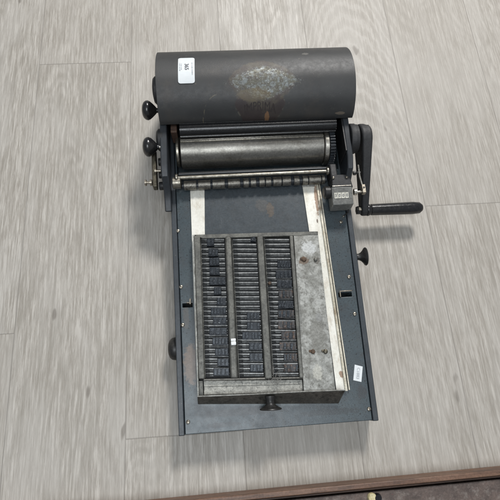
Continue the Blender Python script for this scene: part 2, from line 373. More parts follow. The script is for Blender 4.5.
def text_mb(txt, size, fn, extr=.0003, bold=0.0):
    """lettering as a thin mesh; fn maps (u, v, h) to the surface"""
    cu = bpy.data.curves.new('t', 'FONT'); cu.body = txt; cu.size = size; cu.align_x = 'CENTER'; cu.align_y = 'CENTER'; cu.extrude = 0; cu.offset = bold
    o = bpy.data.objects.new('t', cu); C.objects.link(o)
    bpy.context.view_layer.update()
    me = bpy.data.meshes.new_from_object(o.evaluated_get(bpy.context.evaluated_depsgraph_get()))
    mb = MB(); mb.add([fn(v.co.x, v.co.y, extr) for v in me.vertices], [tuple(p.vertices) for p in me.polygons])
    bpy.data.objects.remove(o); bpy.data.curves.remove(cu); bpy.data.meshes.remove(me)
    return mb
def cut(obj, mb):
    """cut real openings out of a part"""
    k = mb.build('cutter', M['pit']); md = obj.modifiers.new('b', 'BOOLEAN'); md.object = k; md.operation = 'DIFFERENCE'; md.solver = 'EXACT'
    bev = [m for m in obj.modifiers if m.type == 'BEVEL']
    for m in bev: m.show_viewport = False
    bpy.context.view_layer.update()
    me = bpy.data.meshes.new_from_object(obj.evaluated_get(bpy.context.evaluated_depsgraph_get()))
    obj.modifiers.remove(md); obj.data = me
    for m in bev: m.show_viewport = True
    me.set_sharp_from_angle(angle=math.radians(35))
    bpy.data.objects.remove(k)
Z = Vector((0, 0, 1)); Xv = Vector((1, 0, 0)); Yv = Vector((0, 1, 0))
def down(p, z): return Vector((p.x, p.y, z))

# ------------------------------------------------------------------ floor
f = MB(); f.add([(-6, -6, 0), (6, -6, 0), (6, 6, 0), (-6, 6, 0)], [(0, 1, 2, 3)])
f.build('floor', 'floor', kind='structure')

# ------------------------------------------------------------------ the machine
mc = thing('duplicating_machine', 'old hand-cranked printing machine with curved black hood and blue-grey bed on the plank floor', 'printing machine', (.066, .25, 0))

FL, FR = bed(178.8, 434.5), bed(378.5, 420.5)
BLx, BRx = -.0835, .2145; BY = .555
FY = (FL.y + FR.y) / 2
FL = Vector((FL.x, FY, zb(FY))); FR = Vector((FR.x, FY, zb(FY)))
BL = Vector((BLx, BY, zb(BY))); BR = Vector((BRx, BY, zb(BY)))
def edgeL(y): return FL.x + (BL.x - FL.x) * (y - FY) / (BY - FY)
def edgeR(y): return FR.x + (BR.x - FR.x) * (y - FY) / (BY - FY)
RW = .0090
# bed plate with front apron
loop = [FL + Vector((RW, 0, 0)), FR - Vector((RW, 0, 0)), BR - Vector((RW, 0, 0)), BL + Vector((RW, 0, 0))]
b = MB().hexa([down(p, .0035) for p in loop], loop)
base = b.build('base', 'plate', mc, bevel=.0032, seg=4)
# notches with their lugs
def qslot(px0, px1, py, h):
    a, c = bed(px0, py), bed(px1, py)
    return MB().box((a.x, a.y - h, .02), (c.x, a.y + h, .09))
cm = qslot(182.5, 192.5, 305.5, .0032); c2 = qslot(338.5, 352, 295, .0036); cm.add(c2.v, c2.f)
cm.box((-.070, .357, .045), (.202, .424, .12))
cut(base, cm)
for px0, px1, py, side in ((186.5, 191.5, 303, 1), (339, 352, 291.6, -1)):
    a, c = bed(px0, py), bed(px1, py)
    l = MB(); l.box((a.x, a.y - .0008, a.z - .012), (c.x, a.y + .0008, a.z + .0025))
    if side == 1: l.box((c.x - .003, a.y - .003, a.z - .01), (c.x - .0005, a.y + .0055, a.z + .005))
    else: l.box((a.x, a.y - .009, a.z - .012), (a.x + .0018, a.y + .0008, a.z + .003))
    l.build('lug', 'screw', base, bevel=.0004)
# rims
for side in (0, 1):
    r = MB()
    if side == 0: lo = [FL, FL + Vector((RW - .0007, 0, 0)), BL + Vector((RW - .0007, 0, 0)), BL]
    else: lo = [FR - Vector((RW - .0007, 0, 0)), FR, BR, BR - Vector((RW - .0007, 0, 0))]
    top = [p + Vector((0, 0, .0016)) for p in lo]
    fr = Vector((0, -.0012, 0)); top[0] += fr; top[1] += fr
    low = [down(p, .0025) for p in top]
    r.hexa(low, top).build('side_rim', 'rim', mc, bevel=.0012)
# feet
for x in (-.06, .19):
    for y in (-.02, .52):
        MB().lathe((x, y, 0), Z, [(0, .010), (.009, .011), (.0095, .0105)], 20).build('foot', 'blackdull', mc)
# screws of the bed
def screw(p, r, parent, m='screw', ax=Z, ang=None):
    mb = MB().lathe(p, ax, [(-.001, r), (.0008, r), (.0017, r * .8), (.0021, r * .45)], 20)
    o = mb.build('screw', m, parent)
    ang = random.random() * PI if ang is None else ang
    dx = Vector((math.cos(ang), math.sin(ang), 0))
    MB().obox(Vector(p) + Vector((0, 0, .0021)), dx * r * .8, Z.cross(dx) * .0003, Z * .00025).build('screw_slot', 'darkvoid', o)
    return o
for px, py in ((177.9, 231), (181, 287), (182.7, 325), (188, 422), (341, 222), (349, 277), (354.7, 314), (369, 409)):
    p = bed(px, py); screw(p, .0030, base)
# small holes/marks by the second right screw etc.
# inner bed plate between the rails
q = [bed(191, 187.5, .0015), bed(318, 184, .0015), bed(347, 392, .0015), bed(196.5, 392, .0015)]
q = [Vector((q[0].x, .350, 0)), Vector((q[1].x, .350, 0)), Vector((.165, .02, 0)), Vector((q[3].x, .02, 0))]
q = [Vector((p.x, p.y, zb(p.y) + .0012)) for p in q]
MB().hexa([p - Z * .0022 for p in q], q).build('bed_panel', 'bedplate', mc, bevel=.0004)
# rails
def strip(pix, dz0, dz1, name, m, bevel=.0004, parent=mc, label=None):
    top = [bed(x, y, dz1) for x, y in pix]
    low = [Vector((p.x, p.y, zb(p.y) + dz0)) for p in top]
    return MB().hexa(low, top).build(name, m, parent, bevel=bevel, label=label)
strip([(197.5, 398), (206, 398), (204.5, 186.5), (190, 187)], .0012, .0032, 'rail', 'pale')
rr = strip([(333, 391), (345.8, 391), (316.0, 182.5), (302, 183)], .0012, .0034, 'rail', 'pale')
strip([(345.4, 391), (348.0, 391), (318.0, 182.5), (315.9, 182.5)], .0036, .0062, 'guide_strip', 'pale2', parent=rr)
strip([(348.8, 390), (350.2, 390), (320.0, 184), (318.7, 184)], .0010, .0052, 'guide_edge', 'pale2', parent=rr)
# rounded tops of the rails
for x0, x1, y in ((190, 204.5, 187.2), (301.8, 314.5, 183.6)):
    a, c = bed(x0, y, .0045), bed(x1, y, .0045)
    MB().box((a.x, a.y - .006, a.z - .003), (c.x, a.y + .002, a.z + .0012)).build('rail_end', 'galv', mc, bevel=.0009)

# side frames: tall plates beside the drum
prof = [(.555, .012), (.318, .012), (.296, zb(.296) - .004), (.292, zb(.292) + .006), (.306, .074), (.322, .084), (.335, .108), (.352, .116), (.43, .122), (.50, .122), (.545, .10), (.555, .07)]
for x0, x1 in ((-.0900, -.0792), (.2135, .2040)):
    lp = [(x0, y, z) for y, z in prof]
    MB().prism(lp, (x1 - x0, 0, 0)).build('side_frame', 'frame', mc, bevel=.0016)
# dark rear wall and belly plate that close the drum housing
MB().box((-.0760, .540, .07), (.2040, .544, .105)).build('rear_wall', 'darkvoid', mc, bevel=.0005)
MB().box((-.0700, .428, zb(.428) + .0005), (.2035, .538, .078)).build('drum_housing', 'darkvoid', mc, bevel=.0005)

# hood
HX0, HX1 = -.0888, .2190
hp = [(.4165, .1240), (.4185, .1340), (.4260, .1470), (.4375, .1585), (.4530, .1672), (.4680, .1718), (.4860, .1722), (.5050, .1685), (.5220, .1600), (.5370, .1470), (.5480, .1300), (.5540, .1100), (.5555, .090), (.5555, .078)]
def cr(p, n=5):
    out = []
    for i in range(len(p) - 1):
        p0 = Vector(p[max(i - 1, 0)]); p1 = Vector(p[i]); p2 = Vector(p[i + 1]); p3 = Vector(p[min(i + 2, len(p) - 1)])
        for k in range(n):
            t = k / n; out.append(.5 * ((2 * p1) + (-p0 + p2) * t + (2 * p0 - 5 * p1 + 4 * p2 - p3) * t * t + (-p0 + 3 * p1 - 3 * p2 + p3) * t ** 3))
    out.append(Vector(p[-1])); return out
outer = cr(hp)
inner = []
for i, p in enumerate(outer):
    d = (outer[min(i + 1, len(outer) - 1)] - outer[max(i - 1, 0)]).normalized(); n = Vector((d.y, -d.x)); inner.append(p + n * .0022)
def hood_pt(x, s, h):
    """point of the hood at x, at world y = s, lifted by h"""
    for i in range(len(outer) - 1):
        a, b_ = outer[i], outer[i + 1]
        if a.x <= s <= b_.x:
            t = (s - a.x) / (b_.x - a.x); d = (b_ - a).normalized(); q = a.lerp(b_, t); return Vector((x, q.x - d.y * h, q.y + d.x * h))
    return Vector((x, s, .172 + h))
hd = MB()
nx = 2
lp = outer + inner[::-1]
hd.prism([(HX0, p.x, p.y) for p in lp], (HX1 - HX0, 0, 0))
hood = hd.build('hood', 'hood', mc, bevel=.0007, smooth_deg=40)
for xa, sgn in ((HX0 + .0004, 1), (HX1 - .0004, -1)):        # end walls of the hood
    ep = [(xa, p.x, p.y) for p in inner] + [(xa, inner[-1].x, .100), (xa, inner[0].x + .002, .1235)]
    MB().prism(ep, (sgn * .0025, 0, 0)).build('end_wall', 'castiron', hood, bevel=.0003)
# sticker on the hood
sa, sb = at(177.0, 59, .163), at(194.3, 83, .16)
def find_s(px, py):
    best = None
    for i in range(400):
        s = .418 + .12 * i / 399; p = hood_pt(0, s, 0); q = at(px, py, p.z); e = abs(q.y - s)
        if best is None or e < best[0]: best = (e, s, q.x)
    return best[2], best[1]
def hood_patch(cx, cs, hw, hh, h, rr=.002, rot=0):
    lo = []
    for (sx, sy) in ((1, 1), (-1, 1), (-1, -1), (1, -1)):
        for k in range(5):
            th = math.atan2(sy, sx) - PI / 4 + k / 4 * PI / 2
            lo.append((sx * (hw - rr) + rr * math.cos(th), sy * (hh - rr) + rr * math.sin(th)))
    return lo
x0, s0 = find_s(178.3, 60); x1, s1 = find_s(194, 60); x2, s2 = find_s(186, 83.5); x3, s3 = find_s(185.5, 58.5)
SCX, SCS = (x0 + x1) / 2, (s2 + s3) / 2; SHW = (x1 - x0) / 2 + .0005; SHH = (s3 - s2) / 2
mb = MB(); n = 12; m_ = 72
lo = hood_patch(0, 0, SHW, SHH, 0, .0035)
# grid clipped to a rounded rectangle, draped on the curve
rows = []
for j in range(m_ + 1):
    v = -SHH + 2 * SHH * j / m_
    e = abs(v) - (SHH - .0035); w = SHW if e <= 0 else SHW - .0035 + math.sqrt(max(0, .0035 ** 2 - e * e))
    rows.append([hood_pt(SCX + w * (2 * i / n - 1) + v * .02, SCS + v, .0009) for i in range(n + 1)])
mb.add([p for r in rows for p in r], [(j * (n + 1) + i, j * (n + 1) + i + 1, (j + 1) * (n + 1) + i + 1, (j + 1) * (n + 1) + i) for j in range(m_) for i in range(n)])
st = mb.build('paper_label', 'paper', hood, label='white rounded paper sticker with the number 365 printed sideways')
fn = lambda u, v, h: hood_pt(SCX + v + .0005, SCS - u + .004, .0013)
text_mb('365', .0085, fn, bold=.00015).build('number', 'ink', st)
mb = MB()
random.seed(3)
for (col, y0, y1) in ((.0088, .012, -.011), (-.0098, .012, -.004), (-.0075, .010, -.001)):
    y = y0
    while y > y1:
        ln = random.uniform(.0007, .0014)
        w = random.uniform(.0004, .0008)
        mb.add([hood_pt(SCX + col - w, SCS + y, .0012), hood_pt(SCX + col + w, SCS + y, .0012), hood_pt(SCX + col + w, SCS + y - ln, .0012), hood_pt(SCX + col - w, SCS + y - ln, .0012)], [(0, 1, 2, 3)])
        y -= ln + random.choice((.0004, .0005, .0013))
mb.build('small_print', 'inkpale', st)
# faint lettering of the badge
bx, bs = find_s(260, 106)
M['badgeink'] = worn('rubbed_badge_letters', (.026, .020, .019), (.040, .030, .028), .6, scale=200, bump=0)
text_mb('IMPRIMA', .0125, lambda u, v, h: hood_pt(bx + u * 1.05, bs + v - 6 * u * u, .0007)).build('badge_lettering', 'badgeink', hood)

# drum, ring, gear, ink roller, feed rod
DR = .0280
_d = at(260, 149.3, .080); DC = (_d.y, .080)      # y, z of the drum axis
xl, xr = -.0605, .1735
def roll(name, x0, x1, y, z, r, m, parent=mc, n=64, lip=0.0):
    pr = [(0, r - .0012), (.0012, r), (x1 - x0 - .0012, r), (x1 - x0, r - .0012)]
    return MB().lathe((x0, y, z), Xv, pr, n).build(name, m, parent)
drum = roll('drum', xl, xr, DC[0], DC[1], DR, 'drum')
roll('end_ring', xl - .0075, xl - .002, DC[0], DC[1], DR - .004, 'brass', drum)
roll('end_ring', xr + .0006, xr + .0085, DC[0], DC[1], DR + .002, 'steel', drum)
# thin bright bars added to stand in for the highlight along the drum top
cb = MB()
for k, (an, w, hh) in enumerate(((82, .0011, .0014), (76, .0007, .0006))):
    a = math.radians(an); y = DC[0] + math.cos(a) * DR; z = DC[1] + math.sin(a) * DR
    cb.obox((0.5 * (xl + xr), y, z), Xv * ((xr - xl) / 2 - .001), Vector((0, -math.sin(a), math.cos(a))) * w, Vector((0, math.cos(a), math.sin(a))) * hh)
cb.build('highlight_bar', 'steel', drum, bevel=.0005)
g = MB(); NT = 40; gx0, gx1 = xr + .009, xr + .0170; gr = DR + .0025
g.lathe((gx0, DC[0], DC[1]), Xv, [(0, gr - .003), (gx1 - gx0, gr - .003)], 64)
for k in range(NT):
    a = 2 * PI * k / NT; rad = Vector((0, math.cos(a), math.sin(a))); tan = Vector((0, -math.sin(a), math.cos(a)))
    c = Vector((gx0 + .004, DC[0], DC[1])) + rad * (gr - .0018)
    g.hexa([c - Xv * .004 - tan * .0020 - rad * .002, c + Xv * .004 - tan * .0020 - rad * .002, c + Xv * .004 + tan * .0020 - rad * .002, c - Xv * .004 + tan * .0020 - rad * .002],
           [c - Xv * .004 - tan * .0009 + rad * .0034, c + Xv * .004 - tan * .0009 + rad * .0034, c + Xv * .004 + tan * .0009 + rad * .0034, c - Xv * .004 + tan * .0009 + rad * .0034])
g.build('gear', 'frame', drum)
# fluted ink roller half hidden below the hood
_i = at(260, 127.4, .116); IY, IZ, IR = _i.y, _i.z, .0115
ir = MB(); n = 144; vs = []; nf = 16
for xx in (xl + .002, xr + .018):
    for i in range(n):
        a = 2 * PI * i / n; r = IR + .0005 * (1 if (i * nf // n * 1.0 - i * nf / n) > -.5 else -1) * 1.0
        vs.append((xx, IY + math.cos(a) * r, IZ + math.sin(a) * r))
ir.add(vs, [(i, (i + 1) % n, n + (i + 1) % n, n + i) for i in range(n)] + [tuple(range(n))[::-1], tuple(range(n, 2 * n))])
ir.build('ink_roller', 'inkroll', mc, smooth_deg=20)
# block left of the rollers
MB().box((-.0740, .410, .080), (-.0640, .428, .113)).build('bearing_block', 'walnuttop', mc, bevel=.001)
MB().box((.2015, .36, .075), (.2040, .50, .12)).build('bearing_plate', 'darkvoid', mc, bevel=.0005)
# scraper strips between drum and feed rod
MB().box((-.066, .3475, .070), (.186, .3505, .0860)).build('stripper_bar', 'frame', mc, bevel=.0007)
MB().box((-.066, .3530, .070), (.186, .3555, .0800)).build('stripper_bar', 'darkvoid', mc, bevel=.0005)
# the feed rod
RY, RZ = .3405, .0900
rod = roll('feed_rod', -.0700, .1770, RY, RZ, .0030, 'brass', n=24)
for x in (-.0705, .1735):
    roll('rod_collar', x, x + .0045, RY, RZ, .0065, 'brass', rod, 24)
c = MB().lathe((-.0755, RY - .006, .084), Xv, [(0, .008), (.001, .0095), (.0125, .0095), (.0135, .008)], 24).build('rod_bearing', 'brass', mc)
lower = roll('pressure_roller', -.0620, .1760, .3325, .0770, .0052, 'frame', n=24)
x = -.058
random.seed(5)
while x < .168:
    L = random.choice((.009, .014, .020)); L = min(L, .172 - x)
    MB().lathe((x, .3325, .0770), Xv, [(0, .0070), (.0005, .0076), (L - .0005, .0076), (L, .0070)], 24).build('roller_sleeve', 'sleeve', lower)
    x += L + random.choice((.0015, .003, .005))
# hinge lug and clutter where the rod meets the right frame
MB().box((.1795, .325, .068), (.1905, .352, .0940)).build('rod_bracket', 'castiron', mc, bevel=.002)

# ------------------------------------------------------------------ left side fittings
def knob(c, ax, name='knob', m='black', s=1.0, parent=mc, flip=False, prof=None):
    prof = prof or [(0, .0036), (.003, .0040), (.0045, .0060), (.009, .0105), (.013, .0140), (.0165, .0156), (.0200, .0150), (.0232, .0125), (.0252, .0085), (.0262, .003)]
    return MB().lathe(c, ax, [(d * s, r * s) for d, r in prof], 40).build(name, m, parent)
k1 = at(158.5, 110.5, .115); k2 = at(159.5, 147.0, .108)
for kk in (k1, k2):
    kk = Vector(kk)
    nb = knob(kk, (-1, .02, .06))
    MB().lathe(kk, (1, 0, 0), [(-.002, .0034), (.012, .0034)], 16).build('spindle', 'steel', nb)
a = at(157.5, 90, .120)
MB().lathe((-.0868, a.y - .003, .122), (-1, 0, 0), [(0, .0225), (.0085, .0220), (.0115, .0190), (.0128, .012)], 40).build('hub_cover', 'castiron', mc)
a = at(160, 141, .10)
MB().lathe((-.0863, a.y, .102), (-1, 0, 0), [(0, .0185), (.007, .0180), (.0100, .0150), (.011, .010)], 40).build('hub_cover', 'castiron', mc)
# lever arm with thumb screw
la, lb = at(154.0, 152, .088), at(155.5, 187, .082)
lv = MB().obox((la + lb) / 2, Vector((.0036, 0, 0)), (lb - la) / 2 + Vector((0, -.003, 0)), Z * .007)
lever = lv.build('pressure_lever', 'bronze', mc, bevel=.0016)
ts = at(152, 182.5, .088)
t1 = MB().lathe(ts, (-1, 0, 0), [(0, .0052), (.003, .0052), (.0031, .0022), (.0085, .0022), (.0086, .0050), (.0110, .0050), (.0115, .0040)], 24).build('thumb_screw', 'screw', lever)
for (px, py, r, L, zz) in ((160.5, 162, .0060, .012, .085), (161, 175, .0052, .010, .082), (161.3, 186, .0062, .010, .080)):
    p = at(px, py, zz); MB().lathe(p - Xv * .003, Xv, [(0, r), (.001, r + .0006), (L - .001, r + .0006), (L, r)], 20).build('spacer', 'darkvoid', mc)
MB().lathe(at(157, 171, .092), (-1, 0, 0), [(-.006, .0022), (.001, .0022), (.0012, .0042), (.0035, .0042)], 16).build('lever_bolt', 'screw', lever)

# side knobs of the base
p = bed(355.0, 256.5, -.006)
knob((edgeR(p.y) - .001, p.y, p.z - .004), (1, 0, .05), m='blackdull', prof=[(0, .0060), (.003, .0055), (.006, .0052), (.010, .0070), (.0135, .0105), (.0160, .0142), (.0178, .0150), (.0190, .0142), (.0192, .008)])
p = bed(174, 348, -.015)
MB().lathe((edgeL(p.y) + .0005, p.y, .026), (-1, 0, 0), [(0, .0165), (.004, .0175), (.009, .0165), (.0125, .0135), (.0145, .009)], 40).build('side_wheel', 'blackdull', mc)

# ------------------------------------------------------------------ crank
AZ = .103
h0 = at(351.5, 139, AZ)
FXR = .2140
hub = MB().lathe((FXR, h0.y, AZ), Xv, [(0, .0235), (.0015, .0245), (.008, .0245), (.0085, .0235), (.013, .0230)], 48).build('crank_hub', 'castiron', mc)
# arm: tapered bar bent forward, rounded at the top
ax0 = FXR + .0135
HZ = .036
e = at(364, 210, HZ)
armlen = h0.y - e.y
pts = []
for k in range(13):
    th = math.radians(-20 + k * 220 / 12)
    pts.append((h0.y + .0235 * math.sin(th), AZ + .0235 * math.cos(th) * 1.0))
arm = MB()
prof2 = []
top = Vector((h0.y, AZ)); bot = Vector((e.y, HZ)); r1, r2 = .0235, .0100
d = (bot - top).normalized(); n_ = Vector((-d.y, d.x)); base_a = math.atan2(n_.y, n_.x)
for k in range(17):
    a = base_a - PI * k / 16; prof2.append(top + Vector((math.cos(a), math.sin(a))) * r1 if False else top + (n_ * math.cos(PI * k / 16) - d * math.sin(PI * k / 16)) * r1)
for k in range(13):
    prof2.append(bot + (-n_ * math.cos(PI * k / 12) + d * math.sin(PI * k / 12)) * r2)
def armx(q):  # the arm is thick at the hub and thin at the handle
    t = max(0, min(1, (h0.y + .022 - q.x) / (armlen + .02)))
    return t
front = [(ax0 + .0010 + .0095 * armx(q), q.x, q.y) for q in prof2]
back = [(ax0 + .0195 + .0030 * armx(q) - (.006 if q.x > h0.y + .010 else 0), q.x, q.y) for q in prof2]
arm.hexa(front, back)
cr_arm = arm.build('crank_arm', 'castiron', mc, bevel=.0035, seg=4)
hx = ax0 + .0215
hp_ = Vector((hx, bot.x, bot.y))
MB().lathe(hp_, (1, -.01, 0), [(0, .0104), (.002, .0108), (.004, .0100), (.0065, .0090), (.0075, .0098), (.050, .0104), (.080, .0108), (.092, .0098), (.097, .0060)], 32).build('crank_handle', 'black', cr_arm)
bp = Vector((ax0 + .0105, bot.x, bot.y))
MB().lathe(bp - Xv * .007, Xv, [(0, .0075), (.0068, .0078)], 6).build('crank_nut', 'blackdull', cr_arm, bevel=.0006)
MB().obox(bp + Vector((-.0030, -.001, .0080)), Xv * .0026, Yv * .0032, Z * .0012).build('grease_cap', 'brass', cr_arm, bevel=.0008)

# ------------------------------------------------------------------ counter
CZ = .098
ca, cb_ = at(331.2, 187.5, CZ), at(354.3, 203.2, CZ)
x0, x1, y1, y0 = ca.x, cb_.x, ca.y, cb_.y
low = [Vector((x0 - .0005, y0 - .001, CZ - .026)), Vector((x1 + .0005, y0 - .001, CZ - .026)), Vector((x1 + .0005, y1 + .003, CZ - .026)), Vector((x0 - .0005, y1 + .003, CZ - .026))]
hi = [Vector((x0, y0, CZ - .003)), Vector((x1, y0, CZ - .003)), Vector((x1, y1, CZ + .0015)), Vector((x0, y1, CZ + .0015))]
ctr = MB().hexa(low, hi).build('counter', 'countergrey', mc, bevel=.0013, seg=3)
cxm = (x0 + x1) / 2
def ctop(u, v): # on the face of the counter
    t = v; yy = y0 + (y1 - y0) * t; return Vector((x0 + (x1 - x0) * u, yy, CZ - .003 + .0045 * t))
nrm = Vector((0, -.0045, (y1 - y0))).normalized()
wn_ = [ctop(.085, .33), ctop(.80, .33), ctop(.80, .66), ctop(.085, .66)]
MB().hexa([p - nrm * .0005 for p in wn_], [p + nrm * .0003 for p in wn_]).build('digit_window', 'blackdull', ctr)
for k, ch in enumerate('3000'):
    cc = ctop(.175 + .178 * k, .495)
    w = (x1 - x0) * .080; hh = (y1 - y0) * .165
    MB().hexa([cc + Vector((sx * w, sy * hh, sy * hh * .28)) + nrm * .0002 for sx, sy in ((-1, -1), (1, -1), (1, 1), (-1, 1))],
              [cc + Vector((sx * w, sy * hh, sy * hh * .28)) + nrm * .0008 for sx, sy in ((-1, -1), (1, -1), (1, 1), (-1, 1))]).build('number_wheel', 'digit', ctr)
    text_mb(ch, .0062, lambda u, v, h: cc + Vector((u * .95, v, v * .28)) + nrm * .0010, bold=.0001).build('digit', 'ink', ctr)
# bright upper edge of the counter
MB().obox(Vector((cxm, y1 + .0012, CZ + .0022)), Xv * ((x1 - x0) / 2 - .0012), Yv * .0007, Z * .0006).build('counter_edge', 'steel', ctr, bevel=.0003)
# mounting bracket behind
ba, bb = at(330.5, 175, CZ - .004), at(351.5, 186, CZ - .004)
br = MB().hexa([Vector((ba.x, bb.y - .001, CZ - .022)), Vector((bb.x + .003, bb.y - .001, CZ - .022)), Vector((bb.x - .001, ba.y, CZ - .022)), Vector((ba.x + .002, ba.y, CZ - .022))],
               [Vector((ba.x, bb.y - .001, CZ - .005)), Vector((bb.x + .003, bb.y - .001, CZ - .005)), Vector((bb.x - .001, ba.y, CZ - .003)), Vector((ba.x + .002, ba.y, CZ - .003))]).build('counter_bracket', 'castiron', mc, bevel=.0016)
for px, py in ((333.4, 177.8), (346.6, 177.2)): screw(at(px, py, CZ - .0030), .0022, br)
# stubs and shaft
p = at(331, 192.5, CZ - .012)
MB().lathe((p.x + .002, p.y, p.z), (-1, 0, 0), [(0, .0055), (.004, .0055), (.0042, .0100), (.012, .0105), (.0145, .008)], 24).build('counter_stub', 'blackdull', ctr)
p = at(355, 192, CZ - .008)
MB().lathe((p.x - .002, p.y, p.z), (1, 0, 0), [(0, .0052), (.0045, .0052), (.0047, .0020), (.018, .0020)], 20).build('counter_shaft', 'steel', ctr)
yk = at(363.3, 189.5, CZ - .004)
yoke = MB().obox(yk, Xv * .0030, Yv * .0075, Z * .0045); 
yo = yoke.build('yoke', 'screw', mc, bevel=.0008)
MB().lathe(yk + Vector((0, .0015, .0045)), Z, [(0, .0016), (.0005, .0016)], 12).build('yoke_pin', 'darkvoid', yo)
MB().tube([yk + Vector((-.001, .004, .002)), at(359.6, 176, CZ + .001), at(358.2, 165, CZ + .003)], .0014).build('link_rod', 'steel', yo)
p = at(355.5, 173, CZ - .006)
MB().lathe(p - Xv * .004, Xv, [(0, .0036), (.004, .0040), (.0042, .0022), (.012, .0022)], 6).build('stop_bolt', 'blackdull', mc)
# wire hook below the counter
w0, w1, w2, w3 = at(343, 202, CZ - .02), at(348, 206, .080), at(348.3, 212, .072), bed(343.5, 216.3, .0015)
wr = MB().tube([w0, w1, (w1 + w2) / 2 + Vector((.0006, 0, 0)), w2, (w2 + w3) / 2, w3], .0010).build('wire_hook', 'blackdull', mc)
MB().lathe(w3 - Z * .001, Z, [(0, .0018), (.002, .0016), (.0026, .0008)], 14).build('hook_pin', 'steel', wr)

# sticker on the right of the bed
loop = [bed(353.2, 380.2), bed(361.3, 382.0), bed(362.6, 366.6), bed(354.6, 364.6)]
st2 = MB().hexa([p + Z * .0001 for p in loop], [p + Z * .0006 for p in loop]).build('paper_label', 'paper', base, label='small white paper sticker near the right front corner of the bed')
cc = (loop[0] + loop[1] + loop[2] + loop[3]) / 4
d1 = (loop[0] - loop[3]).normalized(); d2 = Z.cross(d1)
text_mb('C1883', .0062, lambda u, v, h: cc + d1 * u + d2 * v + Z * .0009, bold=.00005).build('number', 'inkpale', st2)

# ------------------------------------------------------------------ the type tray
tc = bed(265, 310)
TD = .020
def tb(px, py, dz=TD): return bed(px, py, dz)
tray = thing('type_tray', 'grey metal tray with three slotted columns of type, resting on the bed between pale rails', 'type tray', (tc.x, tc.y, zb(tc.y) + .0034))
def trayslab(pix, d0, d1, name, m, parent=tray, bevel=.0006, **k):
    top = [tb(x, y, d1) for x, y in pix]; low = [Vector((p.x, p.y, zb(p.y) + d0)) for p in top]
    return MB().hexa(low, top).build(name, m, parent, bevel=bevel, **k)
# photo x of tray lines as a function of y, interpolated between y=236 and y=378
def lx(xa, xb, y): return xa + (xb - xa) * (y - 236) / (378 - 236)
LW = (193.0, 197.6); C1 = ((200.5, 205.0), (224.2, 229.6)); C2 = ((231.8, 239.0), (256.0, 264.0)); C3 = ((263.8, 273.4), (289.0, 299.0)); RE = (317.8, 334.8)
def quad(l, r, y0, y1): return [(lx(*l, y1), y1), (lx(*r, y1), y1), (lx(*r, y0), y0), (lx(*l, y0), y0)]
# floor of the tray
trayslab(quad((194.5, 198.6), (317, 335), 236, 393), .0036, .0062, 'tray_floor', 'pit')
# left wall & thin bright edge
trayslab(quad((194.0, 198.6), (200.0, 204.6), 235.5, 379), .0064, .0180, 'divider', 'traymetal', bevel=.0010)
trayslab(quad((192.6, 197.2), (193.9, 198.4), 234.8, 396), .0036, .0195, 'side_wall', 'galv', bevel=.0003)
trayslab([(lx(*C1[0], 379) - 2, 235 + 3.5), (lx(*RE, 238), 235), (318, 231.2), (193.9, 234.6)], .0064, .0176, 'rear_wall', 'traymetal', bevel=.0008)
trayslab(quad((C1[1][0] + .8, C1[1][1] + .8), (C2[0][0] - .6, C2[0][1] - .8), 235.8, 378.6), .0064, .0190, 'divider', 'traymetal', bevel=.0026)
trayslab(quad((C2[1][0] + .8, C2[1][1] + .8), (C3[0][0] - .6, C3[0][1] - .8), 235.8, 379), .0064, .0190, 'divider', 'traymetal', bevel=.0018)
trayslab(quad((C3[1][0] + .6, C3[1][1] + .6), (C3[1][0] + 4.2, C3[1][1] + 4.6), 235.5, 378), .0064, .0195, 'divider', 'traymetal', bevel=.0012)
gp = trayslab([(304, 393), (335.6, 391), (317.8, 232.2), (293.6, 233.6)], .0064, .0172, 'side_plate', 'galv', bevel=.0005)
# trough floor and its ledges
trayslab([(204, 395.0), (303.2, 391.6), (302.5, 384), (204, 386.5)], .0064, .0105, 'trough_floor', 'troughmetal', bevel=.0004)
trayslab([(204, 386.6), (302.5, 384), (302, 379.6), (203.6, 380.8)], .0064, .0118, 'trough_floor', 'troughmetal', bevel=.0003)
trayslab([(203.4, 380.8), (303.6, 378.6), (303.6, 376.8), (203.4, 378.8)], .0064, .0172, 'trough_ledge', 'lip', bevel=.0005)
trayslab([(199.2, 396), (203.2, 395.8), (202.8, 380.8), (199, 380.8)], .0064, .0150, 'trough_side', 'traymetal', bevel=.0004)
# front wall leaning outward, with a bright folded lip
la_, lb_ = tb(197.4, 397.0, .0225), tb(345.3, 390.6, .0225)
fa_, fb_ = bed(197.9, 404.3, .0040), bed(338.6, 403.6, .0040)
yt = (la_.y + lb_.y) / 2
th = .0016
fw = MB().hexa([fa_, fb_, fb_ + Yv * th, fa_ + Yv * th], [la_, lb_, lb_ + Yv * th, la_ + Yv * th])
fwo = fw.build('front_wall', 'lip', tray, bevel=.0004)
MB().tube([la_ + Vector((0, .0008, .0002)), la_.lerp(lb_, .35) + Vector((0, .0004, .0001)), la_.lerp(lb_, .7) + Vector((0, .0012, .0003)), lb_ + Vector((0, .0008, .0002))], .00095, 10).build('folded_lip', 'galv', fwo)
for px, py in ((204, 400), (215, 399.6), (206, 402)):
    pass
# knob of the tray
kc = bed(270.0, 396.5, .0185); kc.y -= .001
kn = MB().lathe(kc, (-.02, -1, -.05), [(-.002, .0074), (.001, .0072), (.004, .0060), (.0075, .0058), (.0105, .0075), (.0130, .0110), (.0150, .0152), (.0162, .0158), (.0170, .0150), (.0172, .008)], 44).build('knob', 'blackdull', tray)
